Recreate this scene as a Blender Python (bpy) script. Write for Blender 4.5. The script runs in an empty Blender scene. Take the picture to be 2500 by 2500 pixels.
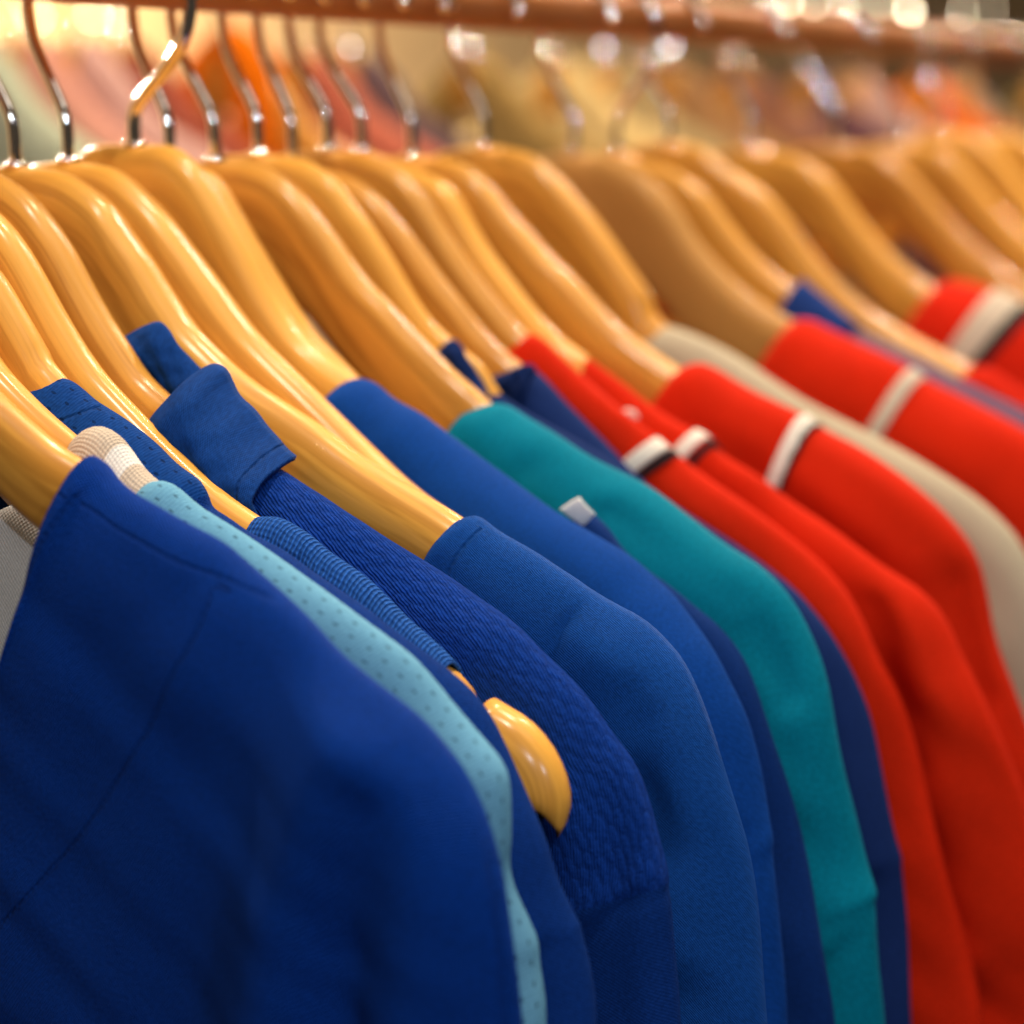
import bpy, bmesh, math, random
import numpy as np
random.seed(7)
S = bpy.context.scene
COL = S.collection
R = math.radians

# ------------------------------------------------------------------ camera
F_PX = 4925.0                       # focal length in pixels of a 2500 px wide frame
YAW, PIT = R(58.77), R(11.21)
CAM = np.array([-.4444, -.4632, .014])
fw = np.array([math.sin(YAW)*math.cos(PIT), math.cos(YAW)*math.cos(PIT), -math.sin(PIT)])
rt = np.array([math.cos(YAW), -math.sin(YAW), 0.0])
up = np.cross(rt, fw)
cd = bpy.data.cameras.new('camera'); co = bpy.data.objects.new('camera', cd); COL.objects.link(co)
co.location = CAM
co.rotation_euler = (math.pi/2-PIT, 0, -YAW)
cd.sensor_width = 36; cd.lens = F_PX/2500*36
cd.clip_start = .02; cd.clip_end = 100
cd.dof.use_dof = True; cd.dof.focus_distance = .545; cd.dof.aperture_fstop = 5.4
S.camera = co

def at(px, py, X):
    """where the line of sight through (px, py) meets the hanging plane x = X -> (y, z)"""
    d = fw + rt*(px-1250)/F_PX - up*(py-1250)/F_PX
    P = CAM + d*((X-CAM[0])/d[0])
    return P[1], P[2]
def at_y(px, py, Y):
    d = fw + rt*(px-1250)/F_PX - up*(py-1250)/F_PX
    P = CAM + d*((Y-CAM[1])/d[1])
    return P[0], P[2]

# ------------------------------------------------------------------ helpers
def empty(name, loc, label, cat, group=None, rz=0):
    o = bpy.data.objects.new(name, None); COL.objects.link(o)
    o.location = loc; o.rotation_euler = (0, 0, rz); o.empty_display_size = .02
    tag(o, label, cat, group); return o
def tag(o, label, cat, group=None, kind=None):
    if label: o['label'] = label
    if cat: o['category'] = cat
    if group: o['group'] = group
    if kind: o['kind'] = kind
def mesh_obj(name, V, Fc, mats, parent=None, uv=None, mi=None, attrs=None, smooth=True):
    me = bpy.data.meshes.new(name)
    me.from_pydata([tuple(map(float, v)) for v in V], [], [tuple(f) for f in Fc])
    for m in (mats if isinstance(mats, (list, tuple)) else [mats]): me.materials.append(m)
    if mi is not None: me.polygons.foreach_set('material_index', np.asarray(mi, dtype=np.int32))
    if smooth: me.polygons.foreach_set('use_smooth', np.ones(len(me.polygons), dtype=bool))
    if uv is not None:
        lay = me.uv_layers.new(name='UVMap')
        vi = np.empty(len(me.loops), dtype=np.int32); me.loops.foreach_get('vertex_index', vi)
        lay.data.foreach_set('uv', np.asarray(uv, dtype=np.float32)[vi].ravel())
    for k, a in (attrs or {}).items():
        at_ = me.attributes.new(k, 'FLOAT', 'POINT'); at_.data.foreach_set('value', np.asarray(a, dtype=np.float32))
    me.update()
    o = bpy.data.objects.new(name, me); COL.objects.link(o)
    if parent is not None: o.parent = parent
    return o
def grid_faces(n, m, off=0, flip=False, closed=False):
    out = []
    for i in range(n-1):
        for j in range(m if closed else m-1):
            k = (j+1) % m
            a, b, c, d = off+i*m+j, off+(i+1)*m+j, off+(i+1)*m+k, off+i*m+k
            out.append((a, d, c, b) if flip else (a, b, c, d))
    return out
def smooth_curve(P, n, it=2):
    """resample a polyline by arc length after corner cutting"""
    P = np.asarray(P, float)
    for _ in range(it):
        Q = [P[0]]
        for a, b in zip(P[:-1], P[1:]): Q += [a*.75+b*.25, a*.25+b*.75]
        Q.append(P[-1]); P = np.array(Q)
    L = np.r_[0, np.cumsum(np.linalg.norm(np.diff(P, axis=0), axis=1))]
    s = np.linspace(0, L[-1], n)
    return np.stack([np.interp(s, L, P[:, k]) for k in range(P.shape[1])], 1), s
def tube(path, rad, nseg=12, caps=True):
    """tube along a path lying in the YZ plane (x constant) or any 3D path"""
    P = np.asarray(path, float); n = len(P)
    rad = np.full(n, rad) if np.isscalar(rad) else np.asarray(rad)
    T = np.gradient(P, axis=0); T /= np.linalg.norm(T, axis=1)[:, None]
    ref = np.array([1., 0, 0]); 
    if abs(T[0] @ ref) > .9: ref = np.array([0, 0, 1.])
    V = []
    for p, t, r_ in zip(P, T, rad):
        u_ = ref-(ref@t)*t; u_ /= np.linalg.norm(u_); v_ = np.cross(t, u_)
        for k in range(nseg):
            a = 2*math.pi*k/nseg; V.append(p+r_*(math.cos(a)*u_+math.sin(a)*v_))
    Fc = grid_faces(n, nseg, closed=True)
    if caps:
        Fc.append(tuple(range(nseg))); Fc.append(tuple(range((n-1)*nseg+nseg-1, (n-1)*nseg-1, -1)))
    return V, Fc
def polydist(Y, Z, pl):
    """signed distance and arc position of points from a polyline"""
    pl = np.asarray(pl, float)
    best = np.full(Y.shape, 9.); sg = np.zeros(Y.shape); arc = np.zeros(Y.shape); L = 0
    for k, (a, b) in enumerate(zip(pl[:-1], pl[1:])):
        e = b-a; l2 = e@e; l = math.sqrt(l2)
        tt = ((Y-a[0])*e[0]+(Z-a[1])*e[1])/l2; tc = np.clip(tt, 0, 1)
        dy, dz = Y-a[0]-tc*e[0], Z-a[1]-tc*e[1]
        d = np.hypot(dy, dz); m = d < best
        best = np.where(m, d, best); sg = np.where(m, np.sign(e[0]*(Z-a[1])-e[1]*(Y-a[0])), sg)
        arc = np.where(m, L+tc*l, arc); L += l
    return best*np.where(sg == 0, 1, sg), arc

# ------------------------------------------------------------------ materials
class NT:
    def __init__(s, name):
        s.m = bpy.data.materials.new(name); s.m.use_nodes = True
        s.t = s.m.node_tree; s.n = s.t.nodes; s.l = s.t.links
        s.b = s.n['Principled BSDF']
    def add(s, typ, **kw):
        o = s.n.new(typ)
        for k, v in kw.items():
            if k.startswith('i_'):
                key = k[2:]; o.inputs[int(key) if key.isdigit() else key].default_value = v
            else: setattr(o, k, v)
        return o
    def math(s, op, a, b=None, c=None):
        o = s.n.new('ShaderNodeMath'); o.operation = op
        for i, v in enumerate((a, b, c)):
            if v is None: continue
            if isinstance(v, (int, float)): o.inputs[i].default_value = v
            else: s.l.new(v, o.inputs[i])
        return o.outputs[0]
    def mix(s, f, a, b):
        o = s.n.new('ShaderNodeMix'); o.data_type = 'RGBA'
        for sock, v in ((o.inputs[0], f), (o.inputs[6], a), (o.inputs[7], b)):
            if isinstance(v, (int, float)): sock.default_value = v
            elif isinstance(v, tuple): sock.default_value = (*v, 1) if len(v) == 3 else v
            else: s.l.new(v, sock)
        return o.outputs[2]
    def noise(s, vec, scale, detail=2, rough=.5):
        o = s.add('ShaderNodeTexNoise'); o.inputs['Scale'].default_value = scale
        o.inputs['Detail'].default_value = detail; o.inputs['Roughness'].default_value = rough
        if vec is not None: s.l.new(vec, o.inputs['Vector'])
        return o.outputs['Fac']

def fabric(name, col, weave='knit', pitch=.0008, depth=.3, rough=.85, sheen=.07, col2=None, seams=False, thread=None, mot=1.):
    t = NT(name); b = t.b
    uv = t.add('ShaderNodeUVMap').outputs[0]
    sep = t.add('ShaderNodeSeparateXYZ'); t.l.new(uv, sep.inputs[0]); U, V = sep.outputs[0], sep.outputs[1]
    # slight hand-made irregularity of the yarn
    wob = t.math('MULTIPLY', t.math('SUBTRACT', t.noise(uv, 220, 3), .5), pitch*.9)
    U = t.math('ADD', U, wob); V = t.math('ADD', V, wob)
    k = 2*math.pi/pitch
    su = t.math('SINE', t.math('MULTIPLY', U, k)); sv = t.math('SINE', t.math('MULTIPLY', V, k*.8))
    dark = None
    if weave == 'knit': h = t.math('MULTIPLY', su, sv); dark = t.math('MULTIPLY', t.math('SUBTRACT', 1, h), .14*mot)
    elif weave == 'twill':
        h = t.math('ADD', t.math('SINE', t.math('MULTIPLY', t.math('ADD', t.math('MULTIPLY', U, .8), V), k)), t.math('MULTIPLY', t.math('MULTIPLY', su, sv), .5))
    elif weave == 'rib':
        h = t.math('ADD', su, t.math('MULTIPLY', sv, .3)); dark = t.math('MULTIPLY', t.math('SUBTRACT', 1, su), .30)
    elif weave == 'grid':
        h = t.math('ADD', su, sv); dark = t.math('MULTIPLY', t.math('MULTIPLY', t.math('SUBTRACT', 1, su), t.math('SUBTRACT', 1, sv)), .07)
    elif weave == 'jacquard':
        # staggered rows of raised leaf-shaped blisters with fine ribs
        cu, cv = .0074, .0025
        row = t.math('FLOOR', t.math('DIVIDE', V, cv))
        uu = t.math('ADD', t.math('DIVIDE', U, cu), t.math('MULTIPLY', row, .5))
        uu = t.math('ADD', uu, t.math('MULTIPLY', t.math('SUBTRACT', t.noise(uv, 120, 2), .5), 1.1))
        vv = t.math('ADD', t.math('DIVIDE', V, cv), t.math('MULTIPLY', t.math('SUBTRACT', t.noise(uv, 150, 2), .5), .8))
        fu = t.math('ABSOLUTE', t.math('SUBTRACT', t.math('FRACT', uu), .5)); fv = t.math('ABSOLUTE', t.math('SUBTRACT', t.math('FRACT', vv), .5))
        oval = t.math('SUBTRACT', 1, t.math('ADD', t.math('POWER', t.math('MULTIPLY', fu, 2), 2), t.math('POWER', t.math('MULTIPLY', fv, 2.2), 2)))
        oval = t.math('MAXIMUM', oval, 0)
        h = t.math('ADD', t.math('MULTIPLY', oval, 1.3), t.math('MULTIPLY', t.math('SINE', t.math('MULTIPLY', t.math('ADD', V, t.math('MULTIPLY', U, .25)), 2*math.pi/.00075)), .55))
        dark = t.math('MULTIPLY', t.math('SUBTRACT', 1, t.math('MINIMUM', t.math('MULTIPLY', oval, 3), 1)), .20)
    elif weave == 'mesh':
        cu, cv = .0052, .0034
        row = t.math('FLOOR', t.math('DIVIDE', V, cv))
        fu = t.math('ABSOLUTE', t.math('SUBTRACT', t.math('FRACT', t.math('ADD', t.math('DIVIDE', U, cu), t.math('MULTIPLY', row, .5))), .5))
        fv = t.math('ABSOLUTE', t.math('SUBTRACT', t.math('FRACT', t.math('DIVIDE', V, cv)), .5))
        d = t.math('ADD', t.math('POWER', t.math('DIVIDE', fu, .17), 2), t.math('POWER', t.math('DIVIDE', fv, .11), 2))
        hole = t.math('SUBTRACT', 1, t.math('MINIMUM', d, 1))
        hole = t.math('MINIMUM', t.math('MULTIPLY', hole, 2.5), 1)
        h = t.math('SUBTRACT', t.math('MULTIPLY', su, .5), t.math('MULTIPLY', hole, 2)); dark = t.math('MULTIPLY', hole, .62)
    else: h = None
    # colour: soft heathering, pilling fuzz
    n1 = t.noise(uv, 45, 4, .6); n2 = t.noise(uv, 900, 2)
    c2 = col2 or tuple(c*.78 for c in col)
    n2c = t.math('MINIMUM', t.math('MAXIMUM', t.math('ADD', t.math('MULTIPLY', t.math('SUBTRACT', n2, .5), 2.6), .5), 0), 1)
    fz = t.noise(uv, 2600, 2, .7)
    fib = t.math('MULTIPLY', t.math('GREATER_THAN', fz, .69), .35*mot)
    c = t.mix(t.math('ADD', t.math('MULTIPLY', n1, .45), t.math('MULTIPLY', n2c, .55)), tuple(x*(1-.38*mot) for x in col), tuple(min(1, x*(1+.28*mot)) for x in col))
    c = t.mix(fib, c, tuple(min(1, x*1.6+.008) for x in col))
    if dark is not None: c = t.mix(dark, c, tuple(x*.12 for x in col))
    hgt = t.math('ADD', t.math('MULTIPLY', n2, 1.1), t.math('MULTIPLY', t.noise(uv, 260, 3), 1.2))
    if h is not None: hgt = t.math('ADD', hgt, h)
    bump = t.add('ShaderNodeBump'); bump.inputs['Strength'].default_value = depth
    bump.inputs['Distance'].default_value = pitch*.35 if weave != 'jacquard' else .0004
    t.l.new(hgt, bump.inputs['Height'])
    if seams:
        sd = t.add('ShaderNodeAttribute', attribute_name='seam').outputs['Fac']
        sa = t.add('ShaderNodeAttribute', attribute_name='seamarc').outputs['Fac']
        su_ = t.add('ShaderNodeAttribute', attribute_name='seamabs').outputs['Fac']
        ad = t.math('MAXIMUM', t.math('ABSOLUTE', sd), t.math('SUBTRACT', su_, .0012))
        g = t.math('SUBTRACT', 1, t.math('MINIMUM', t.math('DIVIDE', ad, .0008), 1))
        pk = t.math('SUBTRACT', 1, t.math('MINIMUM', t.math('DIVIDE', ad, .006), 1))
        st = t.math('ADD', .82, t.math('MULTIPLY', t.math('SINE', t.math('MULTIPLY', sa, 2*math.pi/.0022)), .18))
        b2 = t.add('ShaderNodeBump'); b2.inputs['Strength'].default_value = .65; b2.inputs['Distance'].default_value = .0012
        t.l.new(t.math('SUBTRACT', t.math('MULTIPLY', pk, .35), t.math('MULTIPLY', g, st)), b2.inputs['Height'])
        t.l.new(bump.outputs[0], b2.inputs['Normal'])
        t.l.new(b2.outputs[0], b.inputs['Normal'])
        c = t.mix(t.math('MULTIPLY', t.math('MULTIPLY', g, st), .24), c, tuple(x*.25 for x in (thread or col)))
    else:
        t.l.new(bump.outputs[0], b.inputs['Normal'])
    t.l.new(c, b.inputs['Base Color'])
    b.inputs['Roughness'].default_value = rough
    b.inputs['Specular IOR Level'].default_value = .06
    b.inputs['Sheen Weight'].default_value = sheen
    b.inputs['Sheen Roughness'].default_value = .4
    b.inputs['Sheen Tint'].default_value = (*[min(1, x*2+.08) for x in col], 1)
    return t.m

def wood(name, a, b_, coat=.42, seed=0., rough=.5, croug=.2):
    t = NT(name); b = t.b
    uv = t.add('ShaderNodeUVMap').outputs[0]
    mp = t.add('ShaderNodeMapping'); mp.inputs['Scale'].default_value = (9, 95, 1); mp.inputs['Location'].default_value = (seed*3.1, seed*1.7, seed)
    t.l.new(uv, mp.inputs[0])
    mp2 = t.add('ShaderNodeMapping'); mp2.inputs['Scale'].default_value = (40, 800, 1); mp2.inputs['Location'].default_value = (seed, seed*5, seed)
    t.l.new(uv, mp2.inputs[0])
    n0 = t.noise(mp.outputs[0], 1.0, 4, .55)
    ring = t.math('SINE', t.math('MULTIPLY', n0, 26))
    n2 = t.noise(mp2.outputs[0], 1, 3)
    f = t.math('ADD', t.math('MULTIPLY', t.math('ADD', t.math('MULTIPLY', ring, .5), .5), .42), t.math('ADD', t.math('MULTIPLY', n0, .50), t.math('MULTIPLY', n2, .35)))
    oi = t.add('ShaderNodeObjectInfo').outputs['Random']
    f = t.math('ADD', f, t.math('MULTIPLY', t.math('SUBTRACT', oi, .5), .7))
    c = t.mix(f, b_, a)
    t.l.new(c, b.inputs['Base Color'])
    bump = t.add('ShaderNodeBump'); bump.inputs['Strength'].default_value = .05; bump.inputs['Distance'].default_value = .0003
    t.l.new(n2, bump.inputs['Height']); t.l.new(bump.outputs[0], b.inputs['Normal'])
    b.inputs['Specular IOR Level'].default_value = .22
    b.inputs['Roughness'].default_value = rough
    b.inputs['Coat Weight'].default_value = coat; b.inputs['Coat Roughness'].default_value = croug
    b.inputs['Coat Tint'].default_value = (1, .9, .7, 1)
    return t.m
def plain(name, col, rough=.6, metal=0, nscale=60, var=.15, coat=0):
    t = NT(name); tc = t.add('ShaderNodeTexCoord').outputs['Object']
    n = t.noise(tc, nscale, 3)
    t.l.new(t.mix(n, tuple(x*(1-var) for x in col), tuple(min(1, x*(1+var)) for x in col)), t.b.inputs['Base Color'])
    rr = t.math('ADD', rough*.85, t.math('MULTIPLY', n, rough*.3)); t.l.new(rr, t.b.inputs['Roughness'])
    t.b.inputs['Metallic'].default_value = metal; t.b.inputs['Coat Weight'].default_value = coat
    return t.m

M_WOOD = wood('lacquered_beech', (.83, .41, .068), (.40, .155, .019))
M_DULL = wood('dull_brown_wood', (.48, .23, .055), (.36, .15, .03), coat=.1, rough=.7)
M_RAIL = wood('stained_rail_wood', (.42, .15, .045), (.28, .085, .025), coat=.5, rough=.5, croug=.3)
M_CHROME = plain('chrome', (.88, .85, .82), .06, 1, 200, .04)

# ------------------------------------------------------------------ hangers
REF = np.array([(0, 0), (.012, -.001), (.021, -.003), (.036, -.010), (.047, -.022), (.058, -.035), (.069, -.047),
                (.085, -.060), (.118, -.078), (.150, -.092), (.167, -.099), (.19, -.113), (.205, -.130), (.214, -.152)])
BOT = np.array([(0, -.046), (.02, -.049), (.035, -.056), (.055, -.078), (.08, -.100), (.11, -.115), (.14, -.125), (.165, -.136), (.185, -.150), (.20, -.166), (.207, -.172)])
RAIL_R = .0105
HOOK_PTS = [(0, -.004), (0, .010), (.001, .0145), (.0045, .0195), (.013, .031), (.0175, .039), (.0188, .048)]
HOOK_C, HOOK_R, WIRE = (.0002, .0522), .0187, .0020
RAIL_Z = HOOK_C[1]+HOOK_R-WIRE-RAIL_R

def hanger_top(trace, X, long_tip=False):
    if trace is None:
        P = REF.copy()
    else:
        Q = np.array([(-at(x, y, X+.002)[0], at(x, y, X+.002)[1]) for x, y in trace])
        Q = Q[Q[:, 0] > .012]
        if long_tip: return np.array([(0, 0), (.012, -.001), (.021, -.003)]+[tuple(q) for q in Q if q[0] > .03])
        Q = Q[np.argsort(Q[:, 0])]
        z0 = min(.003, max(-.004, Q[0, 1]+.001+ (0 if Q[0, 0] < .03 else -np.interp(Q[0, 0], REF[:, 0], REF[:, 1]))))
        P = [(0, z0)]
        for q in Q:
            if q[0] < (.24 if long_tip else .2) and q[0]-P[-1][0] > .003: P.append(tuple(q))
        yl, zl = P[-1]; dz = zl-np.interp(yl, REF[:, 0], REF[:, 1])
        if P[1][0] > .035:      # neck was outside the picture: take the usual neck shape
            P = [(0, 0), (.012, -.001), (.021, -.003)]+[p for p in P[1:] if p[0] > .03]
        for y, z in REF:
            if y > yl+.012 and not long_tip: P.append((y, z+dz*(1 if y < .2 else .9)))
        P = np.array(P)
    return P
def build_hanger_body(P, parent, mat, wneck=.0132, wmid=.0125, wtip=.0175, notch=None, n=72, hs=1., BOT=BOT, cap=(.955, .6)):
    half, _ = smooth_curve(P, n)
    ln = np.linspace(0, 1, n)
    bot, _ = smooth_curve(BOT, n)
    botz = bot[:, 1] + (np.interp(bot[:, 0], half[:, 0], half[:, 1])-np.interp(bot[:, 0], REF[:, 0], REF[:, 1]))*.9
    botz = np.interp(bot[:, 0], half[:, 0], half[:, 1])*(1-hs)+botz*hs
    bot[:, 0] = half[:, 0]*(1-hs)+bot[:, 0]*hs
    if notch is not None:
        half[:, 1] -= notch[1]*np.exp(-((half[:, 0]-notch[0])/.0030)**4)
    st = []
    for k in range(n-1, 0, -1): st.append((-half[k, 0], half[k, 1], -bot[k, 0], botz[k], ln[k]))
    for k in range(n): st.append((half[k, 0], half[k, 1], bot[k, 0], botz[k], ln[k]))
    m = 22; V = []; UV = []
    for i, (yt, zt, yb, zb, q) in enumerate(st):
        w = np.interp(q, [0, .25, .6, .85, 1], [wneck, wmid, wmid*1.08, wtip, wtip*.9])/2
        H = max(1e-4, math.hypot(yt-yb, zt-zb)); ht = min(.011, H*.42); hb = min(.007, H*.3)
        sc = 1.0
        if q > cap[0]: e = (q-cap[0])/(1-cap[0]); sc = math.sqrt(max(0, 1-e*e))*.98+.02
        sec = [(math.sin(a), -ht*(1-math.cos(a))) for a in np.linspace(-math.pi/2, math.pi/2, 15)]
        sec += [(1.0, -H*.5), (.97, -(H-hb))]
        sec += [(math.cos(a)*.97, -(H-hb)-hb*math.sin(a)) for a in np.linspace(0, math.pi, 9)[1:-1]]
        sec += [(-.97, -(H-hb)), (-1.0, -H*.5)]
        m = len(sec)
        for (sx, dn_) in sec:
            t_ = -dn_/H; t_ = .5+(t_-.5)*(sc*cap[1]+1-cap[1])
            x = w*sx*sc; V.append((x, -(yt*(1-t_)+yb*t_), zt*(1-t_)+zb*t_)); UV.append((i/(2*n)*.5, .5+(x if abs(sx) < .99 else x*1.0)-dn_*(1 if sx > 0 else -1)))
    Fc = grid_faces(len(st), m, closed=True)
    Fc.append(tuple(range(m))); Fc.append(tuple(range((len(st)-1)*m+m-1, (len(st)-1)*m-1, -1)))
    return mesh_obj('wooden_body', V, Fc, mat, parent, uv=UV)
def hook_path(flip=1, ys=1):
    P, _ = smooth_curve(HOOK_PTS, 26)
    P = [(0, y, z) for y, z in P]
    for a in np.linspace(R(-12), R(170), 34):
        P.append((0, HOOK_C[0]+HOOK_R*math.cos(a), HOOK_C[1]+HOOK_R*math.sin(a)))
    P = np.array(P); P[:, 1] *= flip*ys
    return P
def build_hook(parent, flip=1, z0=0., ys=1, wire=WIRE):
    P = hook_path(flip, ys)
    rad = np.full(len(P), WIRE); 
    P2, s = smooth_curve(P, 110, 1)
    P2[:, 2] += z0*np.clip(1-P2[:, 2]/.03, 0, 1)
    V, Fc = tube(P2, wire, 14)
    h = mesh_obj('hook', V, Fc, M_CHROME, parent); h.rotation_euler = (0, 0, random.uniform(-.22, .22))
    Vf, Ff = tube([(0, 0, z0-.001), (0, 0, z0+.0006), (0, 0, z0+.0012), (0, 0, z0+.0016)], [.0040, .0040, .0034, .0019], 16)
    mesh_obj('ferrule', Vf, Ff, M_CHROME, h)
    b = P2[-1]   # rounded end bead
    V2 = []; 
    for i in range(9):
        th = math.pi*i/8
        for k in range(12):
            ph = 2*math.pi*k/12; V2.append((b[0]+.0032*math.sin(th)*math.cos(ph), b[1]+.0032*math.sin(th)*math.sin(ph), b[2]+.0032*math.cos(th)))
    mesh_obj('end_bead', V2, grid_faces(9, 12, closed=True), M_CHROME, h)
    return h
T = {}
T['a'] = [(0,955),(47,999),(93,1039),(140,1080),(186,1110),(211,1120)]
T['b'] = [(0,875),(31,912),(78,961),(124,1005),(171,1045),(205,1073)]
T['c'] = [(0,651),(31,707),(71,775),(109,843),(124,862),(158,924)]
T['d'] = [(30,540),(90,635),(160,765),(240,892),(330,988),(430,1090),(540,1192),(652,1270),(800,1357),(893,1425),(986,1515),(1110,1617),(1223,1713),(1281,1742),(1317,1775),(1354,1822),(1383,1880),(1397,1940),(1397,1975),(1388,2015),(1372,2040)]
T['e'] = [(0,418),(47,446),(93,483),(124,524),(155,567),(186,620),(217,679),(248,735),(280,788),(311,834),(342,884),(373,924),(444,986)]
T['f'] = [(110,395),(161,415),(202,437),(250,471),(286,511),(322,569),(359,616),(395,677),(431,732),(467,786),(522,844),(576,895),(630,938),(792,1040),(893,1119),(1019,1194),(1145,1268)]
T['g'] = [(235,378),(264,402),(304,417),(359,467),(413,525),(467,598),(522,670),(576,746),(630,815),(703,888),(768,950),(900,1080),(1019,1194)]
T['h'] = [(395,330),(431,351),(467,380),(504,420),(533,467),(569,525),(605,587),(641,656),(678,725),(714,783),(757,833),(812,880),(866,920)]
T['i'] = [(480,370),(525,409),(561,467),(598,533),(634,594),(670,652),(707,714),(743,768),(775,815),(830,866)]
T['j'] = [(598,384),(641,399),(685,420),(728,457),(775,511),(815,562),(859,627),(902,685),(954,735),(1008,796),(1062,851),(1117,909),(1171,952),(1196,981)]
T['k'] = [(747,383),(791,409),(838,445),(863,488),(903,532),(935,583),(968,633),(1001,691),(1033,746),(1080,807)]
T['l'] = [(845,423),(888,445),(935,481),(972,525),(1008,568),(1044,619),(1080,670),(1124,724),(1167,782),(1207,825),(1254,872)]
T['m'] = [(903,372),(946,391),(990,416),(1026,452),(1062,503),(1091,554),(1128,608),(1164,662),(1207,717),(1243,760),(1280,807)]
T['n'] = [(1060,425),(1099,445),(1128,481),(1153,532),(1185,586),(1225,644),(1265,695),(1309,753),(1352,800),(1400,843)]
T['o'] = [(1117,387),(1164,412),(1207,452),(1243,503),(1298,561),(1345,619),(1393,660),(1486,765),(1548,821),(1673,908)]
T['p'] = [(1262,362),(1316,380),(1370,427),(1400,463),(1443,511),(1499,585),(1548,660),(1598,728),(1654,797)]
T['q'] = [(1505,384),(1579,424),(1648,486),(1697,573),(1747,635),(1815,703),(1896,759),(1971,797)]
T['r'] = [(1648,411),(1722,455),(1772,523),(1828,598),(1896,666)]
T['s'] = [(1797,418),(1871,461),(1933,536),(1989,623),(2076,716),(2170,784),(2294,852),(2381,896)]
T['t'] = [(1859,362),(1952,374),(2033,430),(2095,517),(2157,598),(2232,666),(2306,710)]
T['u'] = [(2076,331),(2138,356),(2219,411),(2294,498),(2368,585),(2449,654),(2500,697)]
T['v'] = [(2232,318),(2306,356),(2387,436),(2500,573)]
T['w'] = [(2368,318),(2437,368),(2500,443)]
XH = dict(a=-.078, b=-.055, c=-.0405, d=-.026, e=-.006, f=.021, g=.0445, h=.076, i=.094, j=.118, k=.1425, l=.163, m=.185, n=.2075,
          o=.242, p=.297, q=.375, r=.415, s=.470, t=.570, u=.690, v=.790, w=.880, x=.985)
HG = 'wooden hangers on the front rail'
HLAB = dict(
 a='thick pale wooden hanger at lower left, inside the near royal blue top',
 b='wooden hanger with a long glint, holding the sky blue shirt with beige collar',
 c='wooden hanger entering the navy perforated shirt at the left edge',
 d='wooden hanger whose bare glossy tip sticks out beyond the ribbed blue tank top',
 e='glossy wooden hanger holding the navy textured polo with the big folded collar',
 f='wooden hanger running into the blue twill shirt, wide arm bare below its ridge',
 g='empty wooden hanger with bright glints at its neck and a white streak down its arm',
 h='tallest wooden hanger with a reversed hook, holding the bright blue shirt',
 i='slim wooden hanger half hidden right behind the one with the reversed hook',
 j='broad wooden hanger entering the teal shirt',
 k='wooden hanger just behind the teal one, ending at a small navy collar point',
 l='wooden hanger with a glint at its shoulder, holding the navy polo behind teal',
 m='wooden hanger holding the first orange red polo behind the navy one',
 n='wooden hanger holding the second orange red polo',
 o='wooden hanger running into the third red polo, beside the beige shirt',
 p='wooden hanger with a pale glint on its arm, holding the beige shirt',
 q='wooden hanger turned to show a wide dull brown face, holding the red polo behind beige',
 r='blurred wooden hanger ending at the small blue collar',
 s='blurred wooden hanger whose arm runs long and bare under the red and white collar',
 t='blurred wooden hanger with a broad pale shoulder, holding the red and white polo',
 u='blurred wooden hanger behind the dark gap, right of the broad pale one',
 v='second blurred hanger from the right edge group, its top above the others',
 w='blurred wooden hanger third from last at right',
 x='farthest blurred wooden hanger at the right edge of the front rail')
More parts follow.
